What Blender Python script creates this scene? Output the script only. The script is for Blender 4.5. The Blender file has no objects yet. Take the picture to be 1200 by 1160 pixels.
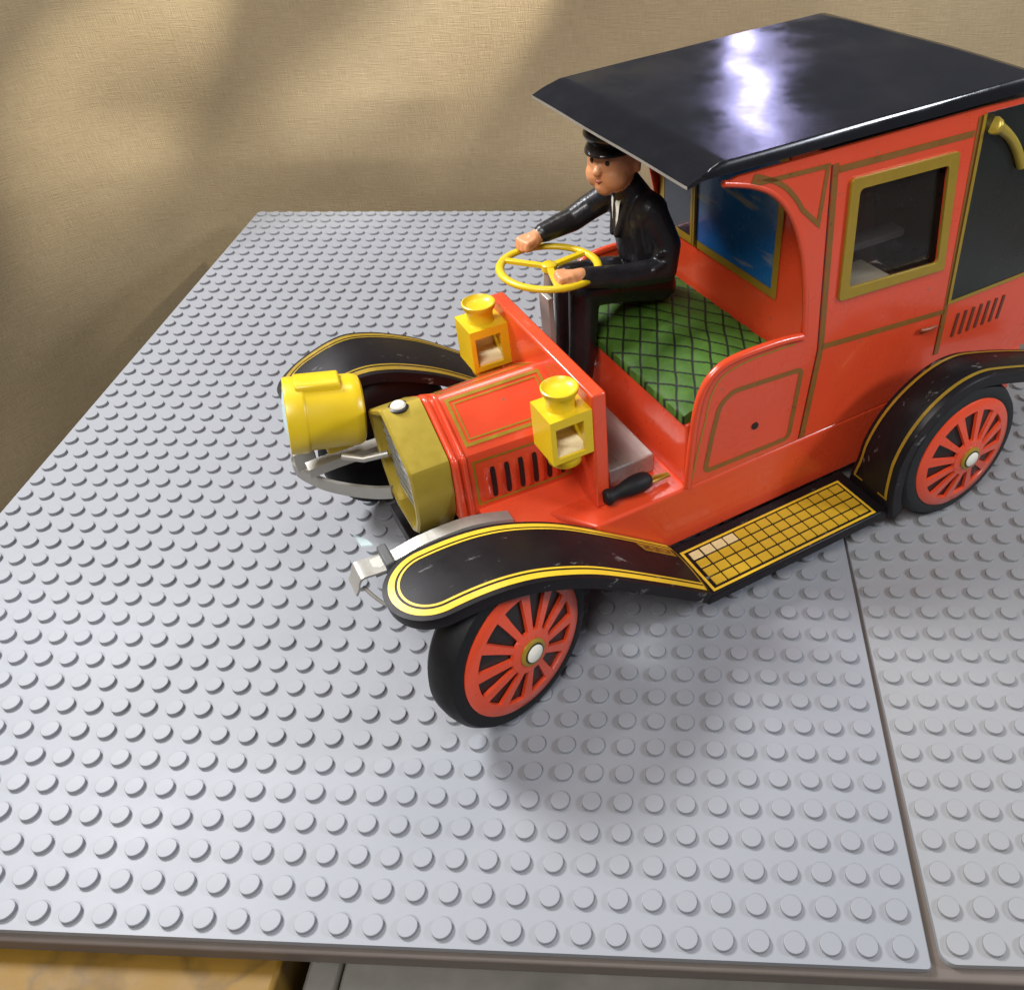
import bpy, bmesh, math, random
from mathutils import Vector, Matrix
from mathutils.geometry import tessellate_polygon
random.seed(7)
sc = bpy.context.scene
COL = sc.collection
MM = 0.001

# ------------------------------------------------------------------ camera
R = [[0.9984795208, 0.0493303648, -0.0246000331],
     [0.0122296210, -0.6333842396, -0.7737408102],
     [-0.0537501897, 0.7722635044, -0.6330244837]]
CAM = Vector((-54.02166, -85.33221, 211.04319)) * MM
FPX, CX, CY = 1037.31, 724.966, 528.980
cam = bpy.data.objects.new('camera', bpy.data.cameras.new('camera'))
COL.objects.link(cam)
right, down, fwd = Vector(R[0]), Vector(R[1]), Vector(R[2])
m = Matrix((right, -down, -fwd)).transposed().to_4x4()
m.translation = CAM
cam.matrix_world = m
cd = cam.data
cd.sensor_fit = 'HORIZONTAL'; cd.sensor_width = 36
cd.lens = FPX / 1200 * 36
cd.shift_x = -(CX - 600) / 1200
cd.shift_y = (CY - 580) / 1200
cd.clip_start = 0.01; cd.clip_end = 20
sc.camera = cam
sc.render.resolution_x, sc.render.resolution_y = 1024, 989

# ------------------------------------------------------------------ light
w = bpy.data.worlds.new('World'); sc.world = w; w.use_nodes = True
w.node_tree.nodes['Background'].inputs[0].default_value = (0.80, 0.84, 0.95, 1)
w.node_tree.nodes['Background'].inputs[1].default_value = 0.13

def area(name, loc, target, size, power, color, size_y=None):
    l = bpy.data.lights.new(name, 'AREA'); l.energy = power; l.color = color
    l.size = size * MM
    if size_y: l.shape = 'RECTANGLE'; l.size_y = size_y * MM
    else: l.shape = 'DISK'
    o = bpy.data.objects.new(name, l); COL.objects.link(o)
    o.location = Vector(loc) * MM
    d = (Vector(target) - Vector(loc)).normalized()
    o.rotation_euler = d.to_track_quat('-Z', 'Y').to_euler()
    return o
area('lamp_back', (-75, 385, 640), (-60, 120, 20), 120, 0.6, (1.0, 0.95, 0.86))
area('lamp_left', (-560, 330, 620), (-120, 110, 0), 230, 7.2, (0.97, 0.98, 1.0))
area('lamp_right', (560, 70, 400), (0, 100, 20), 130, 2.3, (0.86, 0.91, 1.0))
area('lamp_fill', (-230, -430, 800), (-80, 180, 0), 380, 5.6, (1.0, 0.96, 0.91))  # soft fill added from the camera side for the front-facing surfaces
st = area('lamp_strip', (20, 720, 352), (-30, 150, 130), 18, 0.15, (0.58, 0.55, 1.0), 140)
st.rotation_euler.rotate_axis('Z', math.radians(28))
def spot(name, loc, target, power, color, ang, radius):
    l = bpy.data.lights.new(name, 'SPOT'); l.energy = power; l.color = color; l.spot_size = math.radians(ang); l.spot_blend = 1.0
    l.shadow_soft_size = radius * MM
    o = bpy.data.objects.new(name, l); COL.objects.link(o); o.location = Vector(loc) * MM
    o.rotation_euler = (Vector(target) - Vector(loc)).to_track_quat('-Z', 'Y').to_euler()
# lamp_clip pair: unseen spots added to rake slanting light bands across the cloth
spot('lamp_clip', (-160, 340, 215), (-362, 384, 55), 3.4, (1.0, 0.93, 0.80), 24, 4)
spot('lamp_clip', (-8, 346, 212), (-190, 396, 66), 3.2, (1.0, 0.93, 0.80), 24, 4)
vs = sc.view_settings
vs.view_transform = 'Standard'; vs.look = 'None'; vs.gamma = 1; vs.exposure = 0.17

# ------------------------------------------------------------------ materials
MATS = {}
def mat(name, color, rough=0.4, metal=0.0, coat=0.0, var=0.10, vscale=120, bump=0.0, bscale=400,
        rvar=0.08, spec=0.5, trans=0.0, extra=None):
    """Principled material with a little noise in colour, gloss and relief (object space)."""
    if name in MATS: return MATS[name]
    M = bpy.data.materials.new(name); M.use_nodes = True
    nt = M.node_tree; N = nt.nodes; L = nt.links
    b = N['Principled BSDF']
    b.inputs['Metallic'].default_value = metal
    b.inputs['Coat Weight'].default_value = coat
    b.inputs['Coat Roughness'].default_value = 0.08
    b.inputs['Specular IOR Level'].default_value = spec
    b.inputs['Transmission Weight'].default_value = trans
    tc = N.new('ShaderNodeTexCoord')
    n1 = N.new('ShaderNodeTexNoise'); n1.inputs['Scale'].default_value = vscale
    n1.inputs['Detail'].default_value = 6; n1.inputs['Roughness'].default_value = 0.65
    L.new(tc.outputs['Object'], n1.inputs['Vector'])
    mx = N.new('ShaderNodeMix'); mx.data_type = 'RGBA'
    c = Vector(color)
    mx.inputs['A'].default_value = (*(c * (1 - var)), 1)
    mx.inputs['B'].default_value = (*[min(1, x) for x in c * (1 + var)], 1)
    L.new(n1.outputs['Fac'], mx.inputs['Factor'])
    L.new(mx.outputs['Result'], b.inputs['Base Color'])
    n2 = N.new('ShaderNodeTexNoise'); n2.inputs['Scale'].default_value = bscale
    n2.inputs['Detail'].default_value = 4
    L.new(tc.outputs['Object'], n2.inputs['Vector'])
    mr = N.new('ShaderNodeMapRange')
    mr.inputs['From Min'].default_value = 0.3; mr.inputs['From Max'].default_value = 0.7
    mr.inputs['To Min'].default_value = max(0.02, rough - rvar); mr.inputs['To Max'].default_value = rough + rvar
    L.new(n1.outputs['Fac'], mr.inputs['Value'])
    L.new(mr.outputs['Result'], b.inputs['Roughness'])
    if bump:
        bp = N.new('ShaderNodeBump'); bp.inputs['Strength'].default_value = bump
        bp.inputs['Distance'].default_value = 0.0004
        L.new(n2.outputs['Fac'], bp.inputs['Height']); L.new(bp.outputs['Normal'], b.inputs['Normal'])
    if extra: extra(nt, b, tc, mx)
    MATS[name] = M
    return M

def scuffs(color, amount=0.72, scale=260, stretch=(1, 1, 1), rough=0.5):
    """small chips and scratches where the paint is worn to another colour"""
    def f(nt, b, tc, mx):
        N = nt.nodes; L = nt.links
        mp = N.new('ShaderNodeMapping'); mp.inputs['Scale'].default_value = stretch
        L.new(tc.outputs['Object'], mp.inputs['Vector'])
        n = N.new('ShaderNodeTexNoise'); n.inputs['Scale'].default_value = scale
        n.inputs['Detail'].default_value = 8; n.inputs['Roughness'].default_value = 0.7
        L.new(mp.outputs['Vector'], n.inputs['Vector'])
        r = N.new('ShaderNodeValToRGB')
        r.color_ramp.elements[0].position = amount; r.color_ramp.elements[1].position = amount + 0.04
        L.new(n.outputs['Fac'], r.inputs['Fac'])
        m2 = N.new('ShaderNodeMix'); m2.data_type = 'RGBA'
        L.new(r.outputs['Color'], m2.inputs['Factor'])
        L.new(mx.outputs['Result'], m2.inputs['A']); m2.inputs['B'].default_value = (*color, 1)
        L.new(m2.outputs['Result'], b.inputs['Base Color'])
    return f

RED = mat('red_tin', (0.70, 0.066, 0.020), 0.30, coat=0.35, var=0.10, vscale=60, bump=0.06, bscale=140,
          extra=scuffs((0.36, 0.10, 0.05), 0.65, 240))
BROWN = mat('brown_gold_print', (0.235, 0.105, 0.018), 0.38, metal=0.1, var=0.3, vscale=200, extra=scuffs((0.10, 0.03, 0.01), 0.62, 300))
GOLD = mat('gold_print', (0.36, 0.235, 0.022), 0.35, metal=0.25, var=0.18, vscale=300, extra=scuffs((0.10, 0.05, 0.02), 0.66, 500))
YLINE = mat('yellow_line', (0.72, 0.47, 0.03), 0.35, var=0.15, vscale=300, extra=scuffs((0.08, 0.05, 0.02), 0.68, 600))
BRASS = mat('brass_paint', (0.47, 0.345, 0.045), 0.36, metal=0.35, coat=0.1, var=0.10, vscale=120, bump=0.05,
            extra=scuffs((0.22, 0.15, 0.05), 0.70, 350))
YPL = mat('yellow_plastic', (0.70, 0.49, 0.012), 0.34, var=0.06, vscale=80, spec=0.5)
YPL.node_tree.nodes['Principled BSDF'].inputs['Subsurface Weight'].default_value = 0.12
YPL.node_tree.nodes['Principled BSDF'].inputs['Subsurface Radius'].default_value = (0.002, 0.0012, 0.0003)
PALE = mat('pale_tile', (0.70, 0.57, 0.28), 0.35, var=0.15, vscale=300)  # paler colour for the first four inner tiles of the near board
TILE = mat('tile_print', (0.56, 0.36, 0.025), 0.36, var=0.22, vscale=90, extra=scuffs((0.12, 0.06, 0.02), 0.66, 500))
CREAM = mat('cream_plastic', (0.82, 0.70, 0.42), 0.45, var=0.06)
BLACK = mat('black_tin', (0.009, 0.007, 0.008), 0.42, coat=0.0, var=0.5, vscale=70, bump=0.05, bscale=120,
            spec=0.22, extra=scuffs((0.13, 0.125, 0.115), 0.625, 170, (0.6, 1.6, 1)))
ROOF = mat('black_roof', (0.008, 0.008, 0.010), 0.17, coat=0.15, var=0.4, vscale=40, bump=0.14, bscale=38, rvar=0.12, spec=0.4,
           extra=scuffs((0.14, 0.13, 0.13), 0.74, 180))
RUB = mat('tyre_rubber', (0.008, 0.008, 0.009), 0.6, spec=0.3, var=0.25, bump=0.15, bscale=600)
RUBG = mat('faded_rubber', (0.018, 0.020, 0.020), 0.66, spec=0.3, var=0.25, bump=0.15, bscale=600)
SILV = mat('bare_tin', (0.44, 0.42, 0.38), 0.44, metal=0.55, var=0.15, vscale=150, bump=0.1, bscale=200)
GREY = mat('grey_tin', (0.50, 0.47, 0.43), 0.38, metal=0.6, var=0.10, vscale=90)
WHITE = mat('white_enamel', (0.80, 0.77, 0.66), 0.3, var=0.05)
DKGRN = mat('dark_green_tin', (0.007, 0.010, 0.007), 0.3, coat=0.1, var=0.4, vscale=60, bump=0.05)
SUIT = mat('black_vinyl', (0.014, 0.013, 0.015), 0.34, var=0.3, bump=0.9, bscale=95, rvar=0.1)
SUIT.node_tree.nodes['Bump'].inputs['Distance'].default_value = 0.0011
SKIN = mat('painted_skin', (0.62, 0.27, 0.12), 0.42, var=0.10, vscale=200)
CAPM = mat('cap_vinyl', (0.020, 0.014, 0.012), 0.22, var=0.3)
INK = mat('black_ink', (0.010, 0.007, 0.006), 0.4)
LENS = mat('lens_glass', (0.55, 0.72, 0.75), 0.12, var=0.05)
DARKIN = mat('dark_interior', (0.030, 0.020, 0.015), 0.55, var=0.3)
PLATE = mat('grey_abs', (0.256, 0.265, 0.288), 0.50, var=0.035, vscale=9, bump=0.03, bscale=300, rvar=0.06,
            extra=scuffs((0.33, 0.32, 0.31), 0.735, 120))
PLATE2 = mat('grey_abs_warm', (0.272, 0.277, 0.286), 0.50, var=0.04, vscale=11, bump=0.03, bscale=300, rvar=0.06,
             extra=scuffs((0.33, 0.32, 0.29), 0.735, 120))

def glass(name, color, rough=0.05, alpha=0.25):
    M = bpy.data.materials.new(name); M.use_nodes = True
    b = M.node_tree.nodes['Principled BSDF']
    b.inputs['Base Color'].default_value = (*color, 1); b.inputs['Roughness'].default_value = rough
    b.inputs['Alpha'].default_value = alpha
    return M
ACET = glass('smoky_acetate', (0.03, 0.025, 0.02), 0.08, 0.25)
CLEAR = glass('clear_acetate', (0.65, 0.80, 0.80), 0.10, 0.35)

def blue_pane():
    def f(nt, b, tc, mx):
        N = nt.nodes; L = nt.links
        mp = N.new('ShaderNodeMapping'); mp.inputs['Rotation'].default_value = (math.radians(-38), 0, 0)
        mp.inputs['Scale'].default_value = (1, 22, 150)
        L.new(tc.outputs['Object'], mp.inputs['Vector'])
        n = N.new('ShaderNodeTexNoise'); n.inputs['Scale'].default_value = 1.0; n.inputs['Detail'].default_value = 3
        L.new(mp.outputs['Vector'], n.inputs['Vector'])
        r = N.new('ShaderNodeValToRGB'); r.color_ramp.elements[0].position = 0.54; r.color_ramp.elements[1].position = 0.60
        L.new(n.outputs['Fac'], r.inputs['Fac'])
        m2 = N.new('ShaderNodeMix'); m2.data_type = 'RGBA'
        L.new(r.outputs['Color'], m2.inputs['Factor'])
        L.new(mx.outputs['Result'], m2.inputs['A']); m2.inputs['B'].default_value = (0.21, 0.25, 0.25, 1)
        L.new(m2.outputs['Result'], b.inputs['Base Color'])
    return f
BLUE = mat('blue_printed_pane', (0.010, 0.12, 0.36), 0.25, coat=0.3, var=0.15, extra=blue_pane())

def tufted(nt, b, tc, mx):
    """dark diamond lines printed on the green seat"""
    N = nt.nodes; L = nt.links
    sep = N.new('ShaderNodeSeparateXYZ'); L.new(tc.outputs['Object'], sep.inputs[0])
    nz = N.new('ShaderNodeTexNoise'); nz.inputs['Scale'].default_value = 60
    L.new(tc.outputs['Object'], nz.inputs['Vector'])
    wob = N.new('ShaderNodeMath'); wob.operation = 'MULTIPLY'; wob.inputs[1].default_value = 0.0022
    L.new(nz.outputs['Fac'], wob.inputs[0])
    outs = []
    for sx, sy in ((1.0, 0.62), (1.0, -0.62)):
        a = N.new('ShaderNodeMath'); a.operation = 'MULTIPLY'; a.inputs[1].default_value = sx
        L.new(sep.outputs['X'], a.inputs[0])
        c = N.new('ShaderNodeMath'); c.operation = 'MULTIPLY_ADD'; c.inputs[1].default_value = sy
        L.new(sep.outputs['Y'], c.inputs[0]); L.new(a.outputs[0], c.inputs[2])
        e = N.new('ShaderNodeMath'); e.operation = 'ADD'
        L.new(c.outputs[0], e.inputs[0]); L.new(wob.outputs[0], e.inputs[1])
        g = N.new('ShaderNodeMath'); g.operation = 'PINGPONG'; g.inputs[1].default_value = 0.0031
        L.new(e.outputs[0], g.inputs[0]); outs.append(g)
    mn = N.new('ShaderNodeMath'); mn.operation = 'MINIMUM'
    L.new(outs[0].outputs[0], mn.inputs[0]); L.new(outs[1].outputs[0], mn.inputs[1])
    r = N.new('ShaderNodeMapRange'); r.inputs['From Min'].default_value = 0.00028; r.inputs['From Max'].default_value = 0.00055
    L.new(mn.outputs[0], r.inputs['Value'])
    m2 = N.new('ShaderNodeMix'); m2.data_type = 'RGBA'
    m2.inputs['A'].default_value = (0.010, 0.014, 0.006, 1)
    L.new(r.outputs['Result'], m2.inputs['Factor']); L.new(mx.outputs['Result'], m2.inputs['B'])
    L.new(m2.outputs['Result'], b.inputs['Base Color'])
SEATM = mat('green_tufted_print', (0.050, 0.118, 0.015), 0.6, spec=0.25, coat=0.0, var=0.75, vscale=130, extra=tufted)

def linen():
    M = bpy.data.materials.new('linen'); M.use_nodes = True
    nt = M.node_tree; N = nt.nodes; L = nt.links; b = N['Principled BSDF']
    b.inputs['Roughness'].default_value = 0.9; b.inputs['Specular IOR Level'].default_value = 0.15
    uv = N.new('ShaderNodeTexCoord')
    def noise(scale, detail=3):
        mp = N.new('ShaderNodeMapping'); mp.inputs['Scale'].default_value = scale
        L.new(uv.outputs['UV'], mp.inputs['Vector'])
        n = N.new('ShaderNodeTexNoise'); n.inputs['Scale'].default_value = 1; n.inputs['Detail'].default_value = detail
        L.new(mp.outputs['Vector'], n.inputs['Vector']); return n
    a = noise((90, 2600, 1)); c = noise((2400, 120, 1)); s = noise((200, 700, 1), 2); big = noise((14, 10, 1), 5)
    add = N.new('ShaderNodeMath'); add.operation = 'ADD'
    L.new(a.outputs['Fac'], add.inputs[0]); L.new(c.outputs['Fac'], add.inputs[1])
    slub = N.new('ShaderNodeValToRGB'); slub.color_ramp.elements[0].position = 0.72; slub.color_ramp.elements[1].position = 0.80
    L.new(s.outputs['Fac'], slub.inputs['Fac'])
    h = N.new('ShaderNodeMath'); h.operation = 'MULTIPLY_ADD'; h.inputs[1].default_value = 0.9
    L.new(slub.outputs['Color'], h.inputs[0]); L.new(add.outputs[0], h.inputs[2])
    mr = N.new('ShaderNodeMapRange'); mr.inputs['From Min'].default_value = 0.75; mr.inputs['From Max'].default_value = 1.3
    L.new(add.outputs[0], mr.inputs['Value'])
    mx = N.new('ShaderNodeMix'); mx.data_type = 'RGBA'
    mx.inputs['A'].default_value = (0.45, 0.35, 0.205, 1); mx.inputs['B'].default_value = (0.55, 0.435, 0.265, 1)
    L.new(mr.outputs['Result'], mx.inputs['Factor'])
    m2 = N.new('ShaderNodeMix'); m2.data_type = 'RGBA'; m2.blend_type = 'MULTIPLY'
    m2.inputs['Factor'].default_value = 0.35
    L.new(mx.outputs['Result'], m2.inputs['A']); L.new(big.outputs['Fac'], m2.inputs['B'])
    L.new(m2.outputs['Result'], b.inputs['Base Color'])
    bp = N.new('ShaderNodeBump'); bp.inputs['Strength'].default_value = 0.5; bp.inputs['Distance'].default_value = 0.0006
    L.new(h.outputs[0], bp.inputs['Height']); L.new(bp.outputs['Normal'], b.inputs['Normal'])
    return M

# ------------------------------------------------------------------ mesh helpers (all in mm)
def link(name, me, M, parent=None, smooth=None, bevel=0.0, seg=2):
    me.materials.append(M)
    o = bpy.data.objects.new(name, me); COL.objects.link(o)
    if parent: o.parent = parent
    if smooth is not None:
        for p in me.polygons: p.use_smooth = True
        me.set_sharp_from_angle(angle=math.radians(smooth))
    if bevel:
        md = o.modifiers.new('bevel', 'BEVEL'); md.width = bevel * MM; md.segments = seg
        md.limit_method = 'ANGLE'; md.angle_limit = math.radians(40)
        if smooth is None:
            for p in me.polygons: p.use_smooth = True
            me.set_sharp_from_angle(angle=math.radians(40))
        md.harden_normals = False
    return o

def build(name, verts, faces, M, parent=None, smooth=None, bevel=0.0, seg=2, fixn=True):
    me = bpy.data.meshes.new(name)
    me.from_pydata([tuple(Vector(v) * MM) for v in verts], [], faces)
    if fixn:
        bm = bmesh.new(); bm.from_mesh(me)
        bmesh.ops.remove_doubles(bm, verts=bm.verts, dist=1e-7)
        bmesh.ops.recalc_face_normals(bm, faces=bm.faces); bm.to_mesh(me); bm.free()
    me.update()
    return link(name, me, M, parent, smooth, bevel, seg)

class G:
    """collects shapes for ONE mesh"""
    def __init__(s): s.v = []; s.f = []
    def add(s, v, f):
        n = len(s.v); s.v += [tuple(p) for p in v]; s.f += [[i + n for i in q] for q in f]; return s
    def box(s, x0, x1, y0, y1, z0, z1):
        v = [(x, y, z) for x in (x0, x1) for y in (y0, y1) for z in (z0, z1)]
        return s.add(v, [(0, 1, 3, 2), (4, 6, 7, 5), (0, 4, 5, 1), (2, 3, 7, 6), (0, 2, 6, 4), (1, 5, 7, 3)])
    def loft(s, rings, closed=True, caps=True):
        n = len(rings[0]); v = [p for r in rings for p in r]; f = []
        for i in range(len(rings) - 1):
            for j in range(n if closed else n - 1):
                a, b = i * n + j, i * n + (j + 1) % n
                f.append((a, b, b + n, a + n))
        if caps and closed:
            f.append(tuple(range(n))); f.append(tuple((len(rings) - 1) * n + k for k in range(n)))
        return s.add(v, f)
    def tube(s, path, r, n=10, caps=True):
        path = [Vector(p) for p in path]; rs = r if isinstance(r, (list, tuple)) else [r] * len(path)
        rings = []; up = Vector((0.13, 0.27, 0.95)).normalized()
        for i, p in enumerate(path):
            t = (path[min(i + 1, len(path) - 1)] - path[max(i - 1, 0)]).normalized()
            a = t.cross(up); a = a.normalized() if a.length > 1e-4 else Vector((1, 0, 0))
            b = t.cross(a)
            rings.append([p + rs[i] * (math.cos(k * 2 * math.pi / n) * a + math.sin(k * 2 * math.pi / n) * b) for k in range(n)])
        return s.loft(rings, True, caps)
    def lathe(s, prof, origin=(0, 0, 0), axis=(0, 0, 1), n=28):
        """prof: (radius, height) along axis; radius 0 closes the end"""
        ax = Vector(axis).normalized(); a = ax.orthogonal().normalized(); b = ax.cross(a); o = Vector(origin)
        rings = [[o + ax * h + r * (math.cos(k * 2 * math.pi / n) * a + math.sin(k * 2 * math.pi / n) * b) for k in range(n)] for r, h in
                 [(max(r, 0.001), h) for r, h in prof]]
        return s.loft(rings, True, True)
    def strip(s, P, L, Rr):
        """ribbon between two rows of points"""
        n = len(L); return s.add(list(L) + list(Rr), [(i, i + 1, i + 1 + n, i + n) for i in range(n - 1)])
    def obj(s, name, M, parent=None, smooth=None, bevel=0.0, seg=2):
        return build(name, s.v, s.f, M, parent, smooth, bevel, seg)

def plate2d(outer, holes, mapf, d0, d1, g=None):
    """flat plate from a 2D outline with holes; mapf(a, b, d) -> 3D"""
    g = g or G()
    loops = [outer] + list(holes)
    tri = tessellate_polygon([[Vector((a, b, 0)) for a, b in l] for l in loops])
    flat = [p for l in loops for p in l]; n = len(flat)
    v = [mapf(a, b, d0) for a, b in flat] + [mapf(a, b, d1) for a, b in flat]
    f = [tuple(t) for t in tri] + [tuple(i + n for i in reversed(t)) for t in tri]
    k = 0
    for l in loops:
        for i in range(len(l)):
            a, b = k + i, k + (i + 1) % len(l); f.append((a, b, b + n, a + n))
        k += len(l)
    g.add(v, f); return g

def smoothpath(pts, n=6, closed=False):
    """Catmull-Rom through points of any dimension"""
    out = []; N_ = len(pts)
    rng = range(N_) if closed else range(N_ - 1)
    for i in rng:
        P = [pts[(i + k) % N_] if closed else pts[min(max(i + k, 0), N_ - 1)] for k in (-1, 0, 1, 2)]
        for j in range(n):
            t = j / n
            out.append(tuple(0.5 * (2 * P[1][d] + (P[2][d] - P[0][d]) * t + (2 * P[0][d] - 5 * P[1][d] + 4 * P[2][d] - P[3][d]) * t * t
                                    + (3 * P[1][d] - P[0][d] - 3 * P[2][d] + P[3][d]) * t ** 3) for d in range(len(pts[0]))))
    if not closed: out.append(tuple(pts[-1]))
    return out

def interp(x, tab):
    for (x0, y0), (x1, y1) in zip(tab, tab[1:]):
        if x0 <= x <= x1: return y0 + (y1 - y0) * (x - x0) / (x1 - x0)
    return tab[0][1] if x < tab[0][0] else tab[-1][1]

def outline_strip(pts, width, mapf, closed=True):
    """ribbon of given width centred on a 2D polyline (mitred), mapped to 3D"""
    g = G(); n = len(pts); Lp = []; Rp = []
    for i in range(n):
        p = Vector(pts[i]); a = Vector(pts[(i - 1) % n]) if (closed or i > 0) else p; b = Vector(pts[(i + 1) % n]) if (closed or i < n - 1) else p
        d1 = (p - a).normalized() if (p - a).length else None; d2 = (b - p).normalized() if (b - p).length else None
        d1 = d1 or d2; d2 = d2 or d1
        n1 = Vector((-d1.y, d1.x)); n2 = Vector((-d2.y, d2.x)); mm_ = (n1 + n2)
        mm_ = mm_.normalized() if mm_.length > 1e-3 else n1
        k = width / 2 / max(0.4, mm_.dot(n1))
        Lp.append(mapf(*(p + mm_ * k))); Rp.append(mapf(*(p - mm_ * k)))
    if closed: Lp.append(Lp[0]); Rp.append(Rp[0])
    return g.strip(None, Lp, Rp)

def densify(pts, step, closed=False):
    out = []; n = len(pts)
    for i in range(n if closed else n - 1):
        a = Vector(pts[i]); b = Vector(pts[(i + 1) % n]); k = max(1, int((b - a).length / step))
        out += [tuple(a.lerp(b, j / k)) for j in range(k)]
    if not closed: out.append(tuple(pts[-1]))
    return out

def tag(o, label, cat, group=None):
    o['label'] = label; o['category'] = cat
    if group: o['group'] = group
    return o

# ------------------------------------------------------------------ setting: cloth, table, things below the table edge
def backdrop():
    plan = smoothpath([(620, 430), (400, 420), (200, 410), (0, 404), (-150, 401), (-250, 402), (-330, 392), (-395, 350), (-440, 270), (-465, 160),
                       (-475, 0), (-480, -200)], 12)
    # soft slanting folds: (x, z) ends on the sheet, width, height (towards the viewer +)
    folds = [((-470, 10), (-300, 110), 55, 8), ((-345, -20), (-225, 110), 46, -10), ((-235, 30), (-120, 140), 60, 7),
             ((-520, -90), (-420, -10), 55, -10), ((-90, 20), (0, 150), 70, -5), ((-460, -150), (-340, -60), 55, 10),
             ((100, 20), (200, 150), 70, 5)]
    arc = [0]
    for a, b in zip(plan, plan[1:]): arc.append(arc[-1] + math.dist(a, b))
    NZ = 110; z0, z1 = -260, 185
    v = []; uvs = []; f = []
    for i, (x, y) in enumerate(plan):
        a = Vector(plan[max(i - 1, 0)]); b = Vector(plan[min(i + 1, len(plan) - 1)]); t = (b - a).normalized(); nrm = Vector((-t.y, t.x))
        if nrm.dot(Vector((-54 - x, -85 - y))) < 0: nrm = -nrm
        sx = 620 - arc[i]                    # unrolled coordinate along the sheet
        for k in range(NZ + 1):
            z = z0 + (z1 - z0) * k / NZ; d = 0
            for p0, p1, wd, h in folds:
                A = Vector(p0); B = Vector(p1); q = Vector((sx, z)); ab = B - A
                tt = max(-0.6, min(1.6, (q - A).dot(ab) / ab.dot(ab)))
                dd = (q - (A + ab * tt)).length; d += h * math.exp(-(dd / wd) ** 2)
            d += 2.0 * math.sin(sx * 0.021 + z * 0.017) + 1.2 * math.sin(sx * 0.05 - z * 0.043 + 1)
            kx = max(0, min(1, (sx + 440) / 110)); kx = kx * kx * (3 - 2 * kx); d *= (1 - kx) + kx * max(0, min(1, z / 60)) ** 1.5
            if z < 25: d += (25 - z) * (-0.10)     # falls away below the table edge
            v.append((x + nrm.x * d, y + nrm.y * d, z)); uvs.append((arc[i] * MM, z * MM))
    n = NZ + 1
    for i in range(len(plan) - 1):
        for k in range(NZ): f.append((i * n + k, (i + 1) * n + k, (i + 1) * n + k + 1, i * n + k + 1))
    me = bpy.data.meshes.new('backdrop'); me.from_pydata([tuple(Vector(p) * MM) for p in v], [], f)
    uvl = me.uv_layers.new()
    for l in me.loops: uvl.data[l.index].uv = uvs[l.vertex_index]
    o = link('backdrop', me, linen(), smooth=60)
    sd = o.modifiers.new('subdivision', 'SUBSURF'); sd.levels = 1; sd.render_levels = 1
    th = o.modifiers.new('thickness', 'SOLIDIFY'); th.thickness = 0.0006; th.offset = -1
    o['kind'] = 'structure'
    return o
backdrop()

TABLE = mat('brown_board', (0.125, 0.10, 0.085), 0.6, var=0.25, vscale=60, bump=0.2, bscale=250)
t = G().box(-290, 330, -5.6, 380, -8.5, -3.1).obj('table', TABLE, bevel=0.8); t['kind'] = 'structure'

def mustard():
    def f(nt, b, tc, mx):
        N = nt.nodes; L = nt.links
        n = N.new('ShaderNodeTexNoise'); n.inputs['Scale'].default_value = 45; n.inputs['Detail'].default_value = 8
        L.new(tc.outputs['Object'], n.inputs['Vector'])
        mpx = N.new('ShaderNodeVectorMath'); mpx.operation = 'MULTIPLY_ADD'
        mpx.inputs[1].default_value = (0.03, 0.03, 0.03); L.new(n.outputs['Color'], mpx.inputs[0]); L.new(tc.outputs['Object'], mpx.inputs[2])
        vo = N.new('ShaderNodeTexVoronoi'); vo.feature = 'DISTANCE_TO_EDGE'; vo.inputs['Scale'].default_value = 17
        L.new(mpx.outputs[0], vo.inputs['Vector'])
        r = N.new('ShaderNodeValToRGB'); r.color_ramp.elements[0].position = 0.0; r.color_ramp.elements[1].position = 0.035
        r.color_ramp.elements[0].color = (0.05, 0.02, 0.005, 1); r.color_ramp.elements[1].color = (1, 1, 1, 1)
        L.new(vo.outputs['Distance'], r.inputs['Fac'])
        m2 = N.new('ShaderNodeMix'); m2.data_type = 'RGBA'; m2.blend_type = 'MULTIPLY'; m2.inputs['Factor'].default_value = 0.35
        L.new(mx.outputs['Result'], m2.inputs['A']); L.new(r.outputs['Color'], m2.inputs['B'])
        L.new(m2.outputs['Result'], b.inputs['Base Color'])
    return mat('mustard_paint', (0.20, 0.105, 0.004), 0.6, var=0.25, vscale=60, bump=0.5, bscale=120, extra=f)
mb = G().box(-330, -142, -120, 60, -60, -9.5).obj('wooden_panel', mustard(), bevel=1.2)
tag(mb, 'cracked mustard yellow panel below the front edge of the table', 'panel')
# dark metal drawer beside it
dr = bpy.data.objects.new('metal_drawer', None); COL.objects.link(dr); dr.location = Vector((0, -20, -60)) * MM
tag(dr, 'dark grey metal drawer under the table beside the mustard panel', 'drawer')
DKM = mat('drawer_metal', (0.055, 0.06, 0.065), 0.45, metal=0.4, var=0.3, vscale=40)
RIM = mat('drawer_rim', (0.30, 0.29, 0.26), 0.45, metal=0.5, var=0.2, vscale=60)
G().box(-130, 300, -80, 60, -10, 34).obj('drawer_body', DKM, dr, bevel=1)
G().box(-139.5, -131, -80, 60, -10, 40).obj('rim', RIM, dr, bevel=1)
G().box(-130, 300, 6, 60, 34.5, 42).obj('rim', RIM, dr, bevel=1)

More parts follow.
